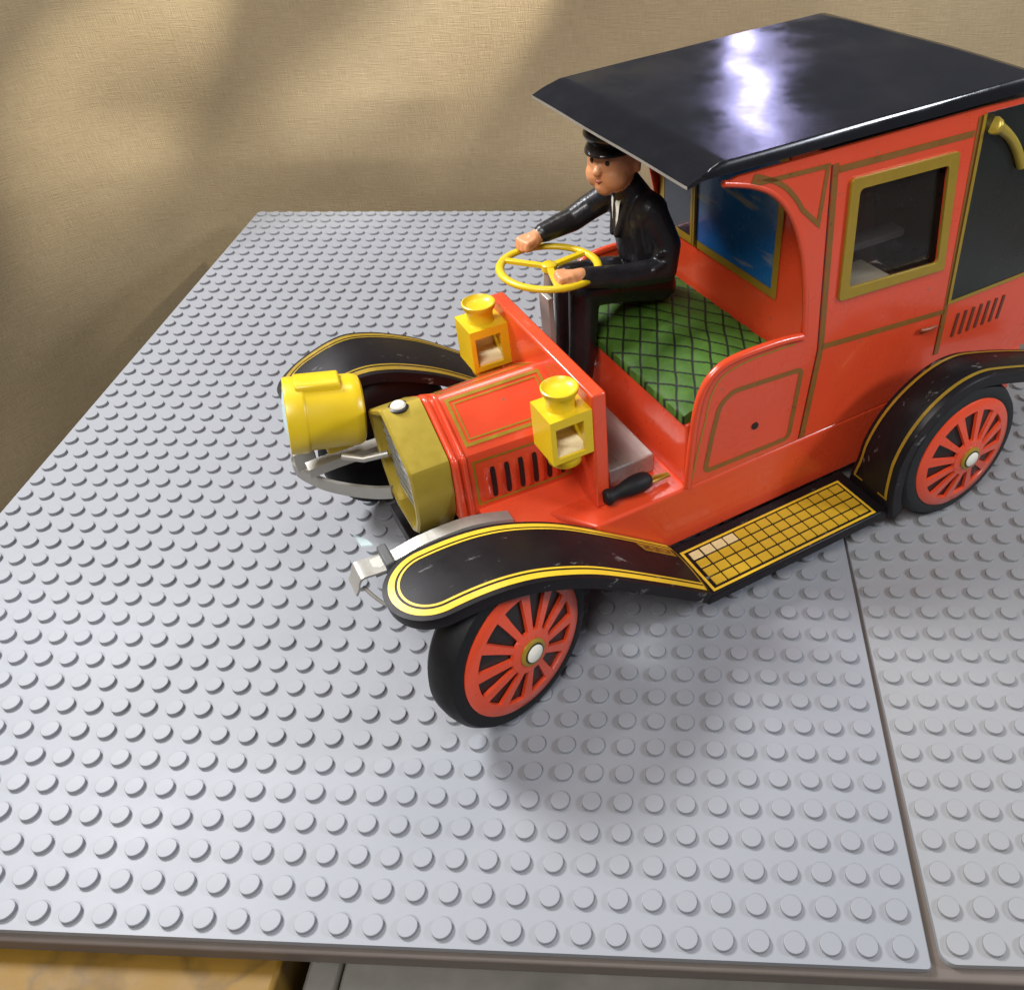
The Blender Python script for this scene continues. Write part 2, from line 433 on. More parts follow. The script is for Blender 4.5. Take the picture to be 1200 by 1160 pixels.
# ------------------------------------------------------------------ studded baseplates
def lift(y):                         # the back rows curl up against the cloth
    r = y / 8
    return 0.0
def stud_shape(n=20):
    prof = [(2.44, -1.20), (2.44, -0.14), (2.38, -0.04), (2.28, 0.0)]
    v = [(r * math.cos(2 * math.pi * k / n), r * math.sin(2 * math.pi * k / n), h) for r, h in prof for k in range(n)]
    f = [(i * n + k, i * n + (k + 1) % n, (i + 1) * n + (k + 1) % n, (i + 1) * n + k) for i in range(3) for k in range(n)]
    f.append(tuple(3 * n + k for k in range(n)))
    return v, f
def to_px(p):
    d = Vector(p) * MM - CAM; zc = fwd.dot(d)
    return CX + FPX * right.dot(d) / zc, CY + FPX * down.dot(d) / zc, zc
def baseplate(name, label, M, ncol, nrow, sx, org, rz, rounded):
    e = bpy.data.objects.new(name, None); COL.objects.link(e); tag(e, label, 'baseplate', 'studded grey baseplates')
    e.location = Vector(org) * MM; e.rotation_euler.z = rz
    xs = sorted((sx * (-4 - (1.6 if sx < 0 else 0)), sx * (ncol * 8 - 4))); y0, y1 = -4, nrow * 8 - 4
    g = G()
    def corner(cx, cy, r, a0): return [(cx + r * math.cos(math.radians(a0 + k * 15)), cy + r * math.sin(math.radians(a0 + k * 15))) for k in range(7)]
    r = rounded
    # outline walked by rows so that the sheet can curl up at the back
    ys = [y0] + [y0 + r * (1 - math.cos(math.radians(15 * k))) for k in range(1, 7)] + [y0 + 8 * k for k in range(1, nrow)] + [y1 - r * (1 - math.cos(math.radians(15 * k))) for k in range(6, 0, -1)] + [y1]
    rows = []
    for y in ys:
        ins = 0
        if y < y0 + r: ins = r - math.sqrt(max(0, r * r - (y0 + r - y) ** 2))
        if y > y1 - r: ins = r - math.sqrt(max(0, r * r - (y - y1 + r) ** 2))
        z = lift(y)
        rows.append([(xs[0] + ins, y, z - 3.0), (xs[0] + ins, y, z - 1.4), (xs[0] + ins + 0.25, y, z - 1.15), (xs[1] - ins - 0.25, y, z - 1.15),
                     (xs[1] - ins, y, z - 1.4), (xs[1] - ins, y, z - 3.0)])
    g.loft(rows, True, True)
    g.obj('sheet', M, e, smooth=35)
    sv, sf = stud_shape()
    me = bpy.data.meshes.new('stud'); me.from_pydata([tuple(Vector(p) * MM) for p in sv], [], sf); me.materials.append(M)
    for p in me.polygons: p.use_smooth = True
    me.set_sharp_from_angle(angle=math.radians(18))
    cand = []; rest = []
    rot = Matrix.Rotation(rz, 3, 'Z')
    for c in range(ncol):
        for rr in range(nrow):
            p = Vector((sx * c * 8, rr * 8, lift(rr * 8))); wp = rot @ p + Vector(org)
            x, y, d = to_px(wp)
            if -20 < x < 1220 and -20 < y < 1180: cand.append((d, p))
            else: rest.append(p)
    cand.sort(key=lambda t_: t_[0])
    for d, p in cand[:300]:
        o = bpy.data.objects.new('stud', me); COL.objects.link(o); o.parent = e; o.location = p * MM
    rest += [p for d, p in cand[300:]]
    if rest:
        g = G()
        for p in rest: g.add([Vector(q) + p for q in sv], sf)
        me2 = bpy.data.meshes.new('studs'); me2.from_pydata([tuple(Vector(p) * MM) for p in g.v], [], g.f)
        o = link('studs', me2, M, e, smooth=18); o['kind'] = 'stuff'
    return e
baseplate('baseplate', 'large light grey studded baseplate under the front wheels of the toy car', PLATE, 37, 49, -1, (0, 0, 0), 0, 1.0)
baseplate('baseplate', 'grey studded baseplate with rounded corner under the rear wheels', PLATE2, 26, 30, 1, (12.1, 1.2, -0.05), math.radians(0.8), 3.0)

# ------------------------------------------------------------------ the toy car
U0, VC = -85.0, -67.0
HEAD = math.radians(-146.45)
O_ = Vector((-92.2, 51.1, 0)); Uv = Vector((math.cos(HEAD), math.sin(HEAD), 0)); Vv = Vector((-math.sin(HEAD), math.cos(HEAD), 0))
car = bpy.data.objects.new('toy_car', None); COL.objects.link(car)
car.location = (O_ + Uv * U0 + Vv * VC) * MM; car.rotation_euler.z = HEAD
tag(car, 'red tin vintage toy car with black roof, gold pinstripes and yellow lamps', 'toy car')
def S(g):                                     # car coordinates (u, y, w) -> local
    g.v = [(p[0] - U0, p[1], p[2]) for p in g.v]; return g
def part(g, name, M, parent=None, smooth=None, bevel=0.0, seg=2): return S(g).obj(name, M, parent or car, smooth, bevel, seg)

BW = 39.0                                      # half width of the body
# --- lower body
g = G(); plan = [(-221, -BW + 3), (-223, -BW + 9), (-223, BW - 9), (-221, BW - 3), (-218, BW), (-41, BW), (-31, 26), (-31, -26), (-41, -BW), (-218, -BW)]
g.loft([[(u, y, z) for u, y in plan] for z in (11.5, 33.5)])
part(g, 'lower_body', RED, bevel=0.8)
g = G().box(-195, 4, -18, 18, 14, 20); part(g, 'chassis_frame', BLACK, bevel=0.5)
# --- bonnet
SEC = [(17, 35), (17, 54.2), (16.4, 56.2), (14.6, 57.8), (9, 61.4), (3, 65.2), (1.2, 66.2), (0, 66.5)]
SEC = SEC + [(-a, b) for a, b in reversed(SEC[:-1])]
def flare(u): return 1.0 + 0.10 * max(0, min(1, (-12 - u) / 33))
g = G(); g.loft([[(u, y * flare(u), z) for y, z in SEC] for u in (-8, -20, -32, -45)])
bonnet = part(g, 'bonnet', RED, smooth=25)
for uu, rr in ((-9.2, 1.15), (-12.0, 0.8)):
    path = [(uu, y * 1.012, 35 + (z - 35) * 1.004) for y, z in smoothpath([p for p in SEC], 3)]
    g = G().tube(path, rr, 8); part(g, 'bead', RED, bonnet, smooth=60)
# point on the near (s=1) or far (s=-1) bonnet skin: t measured down from the ridge
def bon(u, t, s, off=0.18):
    run = list(reversed(SEC[:8])); d = 0
    for (y0, z0), (y1, z1) in zip(run, run[1:]):
        L_ = math.hypot(y1 - y0, z1 - z0)
        if t <= d + L_ or (y1, z1) == run[-1]:
            k = (t - d) / L_; y = y0 + (y1 - y0) * k; z = z0 + (z1 - z0) * k
            n = Vector((-(z1 - z0), (y1 - y0))).normalized(); n = n if n.x > 0 or n.y > 0 else -n
            n = Vector((abs(n.x), abs(n.y)))
            return (u, s * (y * flare(u) + n.x * off), z + n.y * off)
        d += L_
for s in (1, -1):
    for ins, wd in ((0, 1.0), (1.5, 0.45)):
        rect = [(-14.5 - ins, 2.2 + ins), (-43 + ins, 2.2 + ins), (-43 + ins, 16.6 - ins), (-14.5 - ins, 16.6 - ins)]
        part(outline_strip(densify(rect, 2, True), wd, lambda u, t_: bon(u, t_, s)), 'pinstripe', GOLD, bonnet)
    rect = [(-14.5, 22), (-43.5, 22), (-43.5, 37.5), (-14.5, 37.5)]
    part(outline_strip(densify(rect, 2, True), 0.7, lambda u, t_: bon(u, t_, s)), 'pinstripe', GOLD, bonnet)
    for k in range(6):                          # pressed louvres with a dark slot behind each
        u = -18.2 - k * 4.3; y = 17 * flare(u)
        g = G(); pr = [(z, (1 - abs(2 * i / 8 - 1) ** 2.5) * 1.5) for i, z in enumerate([39 + 11.5 * q / 8 for q in range(9)])]
        ring = []
        for z, h in pr:
            ring.append([(u + 1.2, s * (y - 0.1), z), (u + 0.9, s * (y + 0.15 + h * 0.9), z), (u - 0.2, s * (y + 0.1 + h * 0.55), z), (u - 1.1, s * (y - 0.1), z)])
        g.loft(ring, True, True)
        lo = part(g, 'louvre', RED, bonnet, smooth=50)
        g = plate2d([(u - 1.5 + 0.8 * abs(math.cos(a)) ** 0.4 * (1 if math.cos(a) > 0 else -1), 44.8 + 5.6 * abs(math.sin(a)) ** 0.5 * (1 if math.sin(a) > 0 else -1)) for a in [2 * math.pi * q / 14 for q in range(14)]], [],
                    lambda a, b, d: (a, s * (y + d), b), 0.02, 0.25)
        part(g, 'slot', INK, lo)
    # apron between bonnet and wing
    g = G(); nU = 8
    ring = [[(u, s * 16.8 * flare(u), 36.5), (u, s * 23, 35.0), (u, s * (34 + 0.05 * (-14 - u)), 29.5), (u, s * (34 + 0.05 * (-14 - u)), 27.5), (u, s * 16.8, 27.5)]
            for u in [-14 - 4.0 * i for i in range(nU + 1)]]
    g.loft(ring, True, True); part(g, 'bonnet_apron', RED, smooth=30)
# --- radiator
SH = [(0, 68.2), (2.2, 67.3), (4, 66.3), (16.2, 58.6), (17.2, 57.6), (17.6, 56.2), (17.2, 46), (15.5, 38), (11.5, 31), (7, 28)]
SH = SH + [(-a, b) for a, b in reversed(SH[1:])]
def ins(sec, d):
    c0 = Vector((0, 47)); return [tuple(c0 + (Vector(p) - c0) * (1 - d / max(8, (Vector(p) - c0).length))) for p in sec]
INN = ins(SH, 2.2)
g = G(); n = len(SH)
rings = [[(u, y, z) for y, z in sec] for u, sec in ((-7.8, SH), (3.0, SH), (3.6, ins(SH, 0.6)), (3.6, ins(SH, 1.6)), (3.0, INN), (-1, INN))]
g.loft(rings, True, True)
radiator = part(g, 'radiator_shell', BRASS, smooth=28)
GRL = mat('grille_print', (0.40, 0.40, 0.38), 0.4, metal=0.5, var=0.3, vscale=220)
for k in range(11):
    z = 33 + k * 2.9; hw = interp(z, [(28, 5), (31, 9.2), (38, 13), (46, 14.8), (56, 15), (60, 11), (64, 5)]) - 0.4
    g = G().box(0.2, 0.9, -hw, hw, z, z + 1.3); part(g, 'grille_bar', GRL, radiator)
part(plate2d(INN, [], lambda a, b, d: (d, a, b), -0.6, -0.3), 'grille_back', mat('grille_back', (0.20, 0.19, 0.17), 0.45, metal=0.3, var=0.4, vscale=60), radiator)
g = G().lathe([(2.9, 0), (2.9, 0.5), (2.4, 0.8)], (-1.6, 0, 67.3)); rc = part(g, 'filler_ring', INK, radiator, smooth=40)
g = G().lathe([(2.15, 0.3), (2.15, 0.9), (1.7, 1.5), (0.9, 1.85), (0, 1.95)], (-1.6, 0, 67.3)); part(g, 'filler_cap', WHITE, rc, smooth=50)
# --- firewall
g = G().box(-49.2, -44.6, -32.6, 32.6, 33.5, 74); part(g, 'firewall', RED, bevel=0.7)
# --- lanterns
def lantern(s):
    e = bpy.data.objects.new('side_lantern', None); COL.objects.link(e); e.parent = car
    cu, cy = -38.3, s * 26.6
    g = G(); a, b = 6.3, 6.0; z0, z1 = 55.5, 70
    g.box(cu - a, cu + a, cy - b, cy + b, z0, z0 + 1.6); g.box(cu - a, cu + a, cy - b, cy + b, z1 - 1.8, z1)
    g.box(cu + a - 1.5, cu + a, cy - b, cy + b, z0 + 1.6, z1 - 1.8); g.box(cu - a, cu - a + 1.5, cy - b, cy + b, z0 + 1.6, z1 - 1.8)
    for q in (-1, 1):
        ya_, yb_ = sorted((cy + q * b, cy + q * (b - 1.3)))
        g.box(cu - a + 1.5, cu - a + 2.6, ya_, yb_, z0 + 1.6, z1 - 1.8)
        g.box(cu - a + 2.6, cu + a - 1.5, ya_, yb_, z1 - 2.8, z1 - 1.8)
    body = part(g, 'lantern_body', YPL, e)
    g = G().box(cu - a + 1.6, cu + a - 1.6, cy - 4.6, cy - 4.2, z0 + 1.7, z0 + 7.2).box(cu - a + 1.6, cu + a - 1.6, cy - 4.4, cy + 5.2, z0 + 1.62, z0 + 2.2)
    part(g, 'liner', CREAM, body)
    g = G().box(cu - 6.9, cu - 6.3, cy - 2, cy + 2, 60, 66); part(g, 'bracket', YPL, e)
    g = G().lathe([(0, 69.8), (4.3, 69.8), (4.0, 71), (4.0, 72.8), (4.5, 74.0), (5.1, 75.0), (5.2, 76.2), (4.8, 76.4), (4.0, 75.5), (2.8, 75.0), (0, 74.8)], (cu, cy, 0))
    part(g, 'chimney', YPL, e, smooth=50)
    g = G().lathe([(0, 55.7), (3.8, 55.7), (3.8, 54.0), (4.9, 53.2), (4.9, 51.6), (4.3, 51.0), (0, 51.0)], (cu, cy, 0)); part(g, 'base', YPL, e, smooth=50)
lantern(1); lantern(-1)
# --- far headlamp (the near one is broken off)
e = bpy.data.objects.new('headlamp', None); COL.objects.link(e); e.parent = car
hc = Vector((14.3, -23.2, 57.6)); ya = math.radians(-10); ax = Vector((math.cos(ya), math.sin(ya), 0.14)).normalized()
g = G().lathe([(0, -10.6), (8.4, -10.6), (9.9, -10.0), (10.5, -8.9), (10.7, -7.4), (10.7, 5.2), (10.8, 5.4), (11.2, 5.8), (11.3, 6.3), (11.4, 10.2), (11.2, 10.8), (10.7, 11.0), (10.2, 10.6), (10.0, 9.2), (0, 9.0)],
              hc, ax, 48)
hl = part(g, 'shell', YPL, e, smooth=35)
g = G().lathe([(10.1, 9.3), (9.6, 10.3), (7.5, 11.2), (4, 11.8), (0, 12)], hc, ax, 40); part(g, 'lens', LENS, hl, smooth=60)
sd = Vector((-ax.y, ax.x, 0)); g = G(); ring = []
for t_ in (-6.2, 6.2): ring.append([hc + ax * t_ + sd * q + Vector((0, 0, h)) for q, h in ((-4.2, 9.0), (-3.9, 11.6), (-2.9, 12.3), (2.9, 12.3), (3.9, 11.6), (4.2, 9.0))])
g.loft(ring); part(g, 'hood', YPL, hl, bevel=0.5)
g = G().box(hc.x - 5, hc.x + 3, hc.y - 3, hc.y + 3, 44.5, 48.2); part(g, 'foot', YPL, hl, bevel=0.4)
# --- frame horns, bumper remains
for s in (1, -1):
    yb = s * 23.5
    pl = [(-21, 36.0), (-13, 38.8), (-5, 40.2), (6, 40), (14, 38.5), (20, 38.3)] if s > 0 else [(-18, 40), (0, 41), (14, 41.5), (24, 41)]
    g = G(); pl = smoothpath(pl, 5)
    g.loft([[(u, yb - 1.9, z), (u, yb + 1.9, z - 0.4), (u, yb + 1.9, z - 3.6), (u, yb + 1.3, z - 3.6), (u, yb + 1.3, z - 1.1), (u, yb - 1.9, z - 0.8)] for u, z in pl])
    part(g, 'frame_horn', SILV)
g = G().box(14.5, 17.2, 19.5, 28, 34.5, 40.2); part(g, 'lamp_clip', mat('dark_clip', (0.08, 0.08, 0.08), 0.45), bevel=0.5)
tabp = smoothpath([(16.5, 37.6), (20, 37.9), (23.6, 38.2), (24.8, 37.2), (25.6, 34.8), (26.6, 33.2)], 5)
g = G(); g.loft([[(u, 20.2, z), (u, 27.4, z + 0.2), (u - 0.3, 27.4, z - 0.5), (u - 0.3, 20.2, z - 0.7)] for u, z in tabp]); part(g, 'bent_tab', SILV, smooth=40)
g = G(); g.loft([[(17.5 + 0.3 * k, 18.4 - 1.4 * k, 40 - 0.1 * k * k), (20.5 + 0.1 * k, 18.0 - 1.4 * k, 40.8 - 0.2 * k), (20.5 + 0.1 * k, 18.0 - 1.4 * k, 40.2 - 0.2 * k), (17.5 + 0.3 * k, 18.4 - 1.4 * k, 39.4 - 0.1 * k * k)] for k in range(6)])
part(g, 'broken_lens', CLEAR, smooth=40)
g = G().tube(smoothpath([(24, 25, 33), (20, 31, 29), (13, 34, 27), (6, 34, 27)], 6), 0.5, 6); part(g, 'wire', SILV)
# bumper bar sweeping round under the far lamp
bp_ = smoothpath([(22.5, -35, 38.8), (25.6, -33.2, 37.6), (26.6, -31.5, 36), (25.1, -29, 34.2), (20.6, -24, 31.9), (14.4, -19, 30.3), (8, -14, 29.9), (3.5, -10, 31.0)], 5)
g = G(); g.loft([[(u - 0.5, y - 0.3, z - 2.3), (u + 0.5, y + 0.3, z - 2.3), (u + 0.7, y + 0.4, z), (u + 0.5, y + 0.3, z + 2.3), (u - 0.5, y - 0.3, z + 2.3), (u - 0.3, y - 0.2, z)] for u, y, z in bp_])
part(g, 'bumper', SILV, smooth=50)
g = G().box(20, 26.5, -31, -28.6, 36, 42.5); part(g, 'bumper_bracket', SILV, bevel=0.3)
g = G().tube([(14, -17, 45), (9, -13, 44.5), (2, -11, 45)], 1.1, 8); part(g, 'lamp_stay', SILV, smooth=60)
g = G().tube([(-6.5, -50, 25), (-6.5, 50, 25)], 1.6, 10); part(g, 'axle', SILV, smooth=60)
g = G().tube([(-163, -56, 25), (-163, 56, 25)], 1.6, 10); part(g, 'axle', SILV, smooth=60)
g = G().box(-36, -16, 8, 34, 13, 24); part(g, 'gear_case', RED, bevel=0.6)

# --- wings (fenders)
FP = smoothpath([(23, 50.0), (19, 50.6), (12, 51.4), (4, 51.7), (-4, 51.0), (-12, 49.0), (-20, 45.6), (-28, 41.2), (-36, 35.6), (-46, 28.0), (-56, 20.2), (-65.5, 12.6)], 5)
FARC = [0.0]
for a, b in zip(FP, FP[1:]): FARC.append(FARC[-1] + math.dist(a, b))
FU = list(zip(FARC, [p[0] for p in FP])); FW = list(zip(FARC, [p[1] for p in FP])); FL = FARC[-1]
FY, FR = 50.5, 12.4
def fpt(sv, y, off=0.0, s=1):
    far = 0 if s > 0 else min(1, sv / 30); far = far * far * (3 - 2 * far)                  # on the wing: arc length from the tip, offset across
    u = interp(sv, FU); z = interp(sv, FW); z2 = interp(min(FL, sv + 0.5), FW); u2 = interp(min(FL, sv + 0.5), FU)
    if (u2, z2) == (u, z): u2, z2 = 2 * u - interp(FL - 0.5, FU), 2 * z - interp(FL - 0.5, FW)
    tn = Vector((u2 - u, 0, z2 - z)).normalized(); nn = Vector((-tn.z, 0, tn.x));  nn = nn if nn.z > 0 else -nn
    crown = 0.9 * (1 - (y / FR) ** 2)
    return Vector((u, s * (FY + 2.4 * far + y), z + far * (4.2 + 0.10 * y))) + nn * (crown + off)
def hw(sv, r=FR): return r if sv >= r else math.sqrt(max(0, r * r - (r - sv) ** 2))
for s in (1, -1):
    g = G(); ss = [FR * (1 - math.cos(math.radians(6 * k))) for k in range(16)]; ss = ss + [FR + (FL - FR) * k / 40 for k in range(1, 41)]
    ss[0] = 0.02; nt_ = 12; v = []; f = []
    prof = []
    for sv in ss:
        h = hw(sv); row = []
        row.append(fpt(sv, -h, -3.3, s)); row.append(fpt(sv, -h, -0.6, s))
        for k in range(nt_ + 1): row.append(fpt(sv, h * (-1 + 2 * k / nt_) * 0.985, 0, s))
        row.append(fpt(sv, h, -0.6, s)); row.append(fpt(sv, h, -3.3, s))
        row.append(fpt(sv, h - min(h, 0.5), -3.3, s)); row.append(fpt(sv, h - min(h, 0.5), -0.9, s)); row.append(fpt(sv, -h + min(h, 0.5), -0.9, s)); row.append(fpt(sv, -h + min(h, 0.5), -3.3, s))
        prof.append(row)
    g.loft(prof, True, True)
    fen = part(g, 'front_wing', BLACK, smooth=40)
    # pinstripes follow the rounded tip
    for d, wd in ((2.3, 1.7), (4.1, 0.65)):
        r = FR - d; path = []
        path += [(FL - 1.5 - (FL - 1.5 - FR) * k / 40, r) for k in range(40)]
        path += [(FR - r * math.sin(math.radians(5 * k)), r * math.cos(math.radians(5 * k))) for k in range(37)]
        path += [(FR + (FL - 1.5 - FR) * k / 40, -r) for k in range(1, 41)]
        part(outline_strip(path, wd, lambda a, b: fpt(a, b, 0.12, s), False), 'pinstripe', YLINE if s > 0 else GOLD, fen)
    path = densify([(FL - 1.5, FR - 2.2), (FL - 1.5, -FR + 2.2)], 1.5)
    part(outline_strip(path, 0.8, lambda a, b: fpt(a, b, 0.12, s), False), 'pinstripe', GOLD, fen)
    if s > 0:                                   # worn gold lettering patch beside the body
        yy = -5.6
        g = G().strip(None, [fpt(FL - 17.5 + 14.5 * k / 12, yy + 1.8, 0.16, s) for k in range(13)], [fpt(FL - 18.8 + 15.8 * k / 12, yy - 2.0, 0.16, s) for k in range(13)])
        gp = part(g, 'name_plate', GOLD, fen)
        g = G(); x = FL - 16.2
        for stroke in (((0, 1), (0.6, -1), (1.2, 1)), ((1.0, 1), (0, 1), (0, -1), (1, -1)), ((0, 0), (1.0, 0)), ((1, 1), (0, 1), (0, 0), (1, 0), (1, -1), (0, -1)), ((0.5, 1), (0.5, -1)), ((0, 1), (1.1, 1)), ((0, -1), (0.5, 1), (1, -1))):
            h_ = outline_strip(densify([(x + a, yy - 0.2 + b * 0.9) for a, b in stroke], 0.7), 0.28, lambda a, b: fpt(a, b, 0.26, s), False)
            g.add(h_.v, h_.f); x += 1.75
        part(g, 'lettering', INK, gp)
# running boards with gold tiles
for s in (1, -1):
    g = G(); yb0, yb1 = (39.2, 62.4)
    a0, a1 = sorted((s * yb0, s * yb1))
    g.box(-136, -64.5, a0, a1, 7.6, 11.6); rb = part(g, 'running_board', BLACK, bevel=0.7)
    rect = [(-67.6, 43.4), (-131, 43.4), (-131, 61.0), (-67.6, 61.0)]
    part(outline_strip(rect, 0.9, lambda u, y: (u, s * y, 11.72)), 'border', YLINE, rb)
    g0 = G().box(-1.92, 1.92, -1.62, 1.62, -0.1, 0.28)
    me0 = None
    for i in range(14):
        for j in range(4):
            u = -71.2 - i * 4.36; y = s * (46.2 + j * 3.95)
            if me0 is None:
                o = g0.obj('tile', TILE, rb, bevel=0.2, seg=1); me0 = o.data; md0 = o
            else:
                o = bpy.data.objects.new('tile', me0); COL.objects.link(o); o.parent = rb
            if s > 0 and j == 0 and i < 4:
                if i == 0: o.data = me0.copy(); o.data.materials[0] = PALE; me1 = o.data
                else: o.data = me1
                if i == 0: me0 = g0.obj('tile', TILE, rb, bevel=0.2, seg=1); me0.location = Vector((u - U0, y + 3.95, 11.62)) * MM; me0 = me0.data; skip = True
            if s > 0 and (i, j) == (0, 1): bpy.data.objects.remove(o); continue
            o.location = Vector((u - U0, y, 11.62)) * MM
# rear wings
def rarc():
    p = [(-136.5, 8.0), (-135.0, 14), (-134.2, 20)]
    for k in range(0, 13): a = math.radians(8 + k * 8.2); p.append((-163 + 29 * math.cos(a), 25 + 29 * math.sin(a)))
    return smoothpath(p + [(-179, 50.6), (-188, 47.8), (-198, 44.4), (-208, 41), (-218, 38)], 3)
RP = rarc()
for s in (1, -1):
    g = G(); rows = []; lines = {k: [] for k in 'abcd'}
    for i, (u, z) in enumerate(RP):
        a = Vector(RP[max(0, i - 1)]); b = Vector(RP[min(len(RP) - 1, i + 1)]); t_ = (b - a).normalized(); n_ = Vector((t_.y, -t_.x))
        if n_.dot(Vector((u + 163, z - 20))) < 0: n_ = -n_
        yi = interp(z, [(8, 43), (24, 47.2), (50, 49)]) if u > -163 else 49.0
        yo = 64.2
        P = lambda y, off: (u + n_.x * off, s * y, z + n_.y * off)
        rows.append([P(yi, -4.5), P(yi, -0.4), P(yi + 0.5, 0), P((yi + yo) / 2, 0.5), P(yo - 0.6, 0), P(yo, -0.5), P(yo, -4.2), P(yo - 0.5, -4.2), P(yo - 0.6, -0.8), P(yi + 0.6, -0.8), P(yi + 0.5, -4.5)])
        lines['a'].append(P(yi + 1.6, 0.27)); lines['b'].append(P(yi + 2.6, 0.38)); lines['c'].append(P(yo - 3.0, 0.46)); lines['d'].append(P(yo - 2.0, 0.33))
    g.loft(rows, True, True); rw = part(g, 'rear_wing', BLACK, smooth=40)
    part(G().strip(None, lines['a'][4:], lines['b'][4:]), 'pinstripe', GOLD, rw); part(G().strip(None, lines['c'][4:], lines['d'][4:]), 'pinstripe', GOLD, rw)
    P0, P1 = Vector(lines['a'][4]), Vector(lines['d'][4]); Q0, Q1 = P0.lerp(Vector(lines['a'][5]), 0.45), P1.lerp(Vector(lines['d'][5]), 0.45); g = G()
    g.strip(None, [P0, P1], [Q0, Q1]); part(g, 'pinstripe', GOLD, rw)
    g = G(); inn_ = [r[1] for r in rows]; low = []
    for p_ in inn_:
        d_ = Vector((-163 - p_[0], 0, 25 - p_[2])).normalized(); low.append((p_[0] + d_.x * 11, p_[1], p_[2] + d_.z * 11))
    g.loft([[(a[0], a[1] + s * 0.3, a[2]), (b[0], b[1] + s * 0.3, b[2]), (b[0], b[1] + s * 0.8, b[2]), (a[0], a[1] + s * 0.8, a[2])] for a, b in zip(inn_[3:], low[3:])])
    part(g, 'inner_skirt', BLACK, rw)
# --- wheels
def wheel(cu, cy, s, yaw, camber, rub):
    e = bpy.data.objects.new('wheel', None); COL.objects.link(e); e.parent = car
    e.location = Vector((cu - U0, cy, 25)) * MM
    e.rotation_euler = (camber * s, 0, (0 if s > 0 else math.pi) + yaw)
    ax = (0, 1, 0)
    g = G().lathe([(17, -11), (20.2, -11.4), (23.6, -10.4), (24.8, -8.6), (25.1, -5.6), (24.8, -2.6), (23.6, -0.7), (21.3, 0.0), (20.2, -0.4), (19.4, -1.8), (17, -2)], (0, 0, 0), ax, 72)
    ty = g.obj('tyre', rub, e, smooth=40)
    dish = lambda r: 0.1 + (20.2 - r) * 0.17
    g = G(); n = 72
    rg = [[(r * math.cos(2 * math.pi * k / n), dish(r) + o, r * math.sin(2 * math.pi * k / n)) for k in range(n)] for r, o in ((20.2, -1.6), (20.2, -0.2), (19.9, 0), (16.6, 0), (16.4, -0.5), (16.4, -1.5))]
    g.loft(rg, True, False); g.add([], [])
    rim = g.obj('rim', RED, e, smooth=40)
    g = G(); rg = [[(r * math.cos(2 * math.pi * k / n), dish(r) - 1.2, r * math.sin(2 * math.pi * k / n)) for k in range(n)] for r in (20, 12, 5, 0.1)]
    g.loft(rg, True, False); g.obj('wheel_disc', INK, e, smooth=60)
    for k in range(12):
        a = 2 * math.pi * (k + 0.35) / 12; ca, sa = math.cos(a), math.sin(a); g = G()
        rg = []
        for r, w_ in ((4.6, 0.95), (7.5, 1.0), (12, 1.2), (16.9, 1.6)):
            rg.append([(r * ca - q * sa, dish(r) + h, r * sa + q * ca) for q, h in ((-w_, -1.1), (-w_ * 0.93, -0.05), (w_ * 0.93, -0.05), (w_, -1.1))])
        g.loft(rg); g.obj('spoke', RED, e, smooth=30)
    g = G().lathe([(6.6, dish(6.6) - 0.9), (6.5, dish(6.5) + 0.05), (4.6, dish(4.6) + 0.15), (0, dish(4) + 0.2)], (0, 0, 0), ax, 36); hub = g.obj('hub', RED, e, smooth=40)
    h0 = dish(4) + 0.2
    g = G().lathe([(4.1, h0 - 0.3), (4.1, h0 + 0.3), (3.7, h0 + 0.6), (0, h0 + 0.6)], (0, 0, 0), ax, 32); g.obj('hub_ring', GOLD, hub, smooth=40)
    g = G().lathe([(3.05, h0 + 0.5), (3.0, h0 + 0.8), (0, h0 + 0.82)], (0, 0, 0), ax, 28); g.obj('hub_gap', INK, hub, smooth=40)
    g = G().lathe([(2.6, h0 + 0.7), (2.6, h0 + 1.0), (2.2, h0 + 1.25), (0, h0 + 1.35)], (0, 0, 0), ax, 28); g.obj('hub_cap', WHITE, hub, smooth=40)
yawf = math.radians(18.5)
wheel(-6.6, 60.2, 1, yawf, math.radians(5), RUB); wheel(-4.5, -53, -1, yawf, math.radians(1), RUB)
wheel(-163, 65.0, 1, 0, math.radians(2), RUBG); wheel(-163, -65.0, -1, 0, math.radians(2), RUBG)

# --- cab sides
wing_curve = smoothpath([(-111.8, 73.6), (-110.6, 84), (-109.3, 92), (-106.8, 102), (-102.3, 112), (-96, 119.4), (-88.5, 123.6), (-79.5, 126.2)], 4)
kid = smoothpath([(-72.2, 33.8), (-73.4, 48), (-74.4, 58.5), (-76.2, 66.3), (-79.8, 71.6), (-86.5, 74.2), (-102, 74.3), (-111.0, 73.2)], 4)
win = [(-123.6, 115.6), (-158.2, 114.7), (-162.6, 82.0), (-125.2, 84.2)]
side = kid[:-1] + wing_curve + [(-84, 127.2), (-168, 127.6), (-197, 126.8), (-222, 33.8)]
def fillet(poly, r, n=4):
    out = []
    for i, p in enumerate(poly):
        p = Vector(p); a = Vector(poly[i - 1]); b = Vector(poly[(i + 1) % len(poly)])
        A = p + (a - p).normalized() * r; B = p + (b - p).normalized() * r
        for k in range(n + 1):
            t_ = k / n; out.append(tuple(A * (1 - t_) ** 2 + p * 2 * t_ * (1 - t_) + B * t_ * t_))
    return out
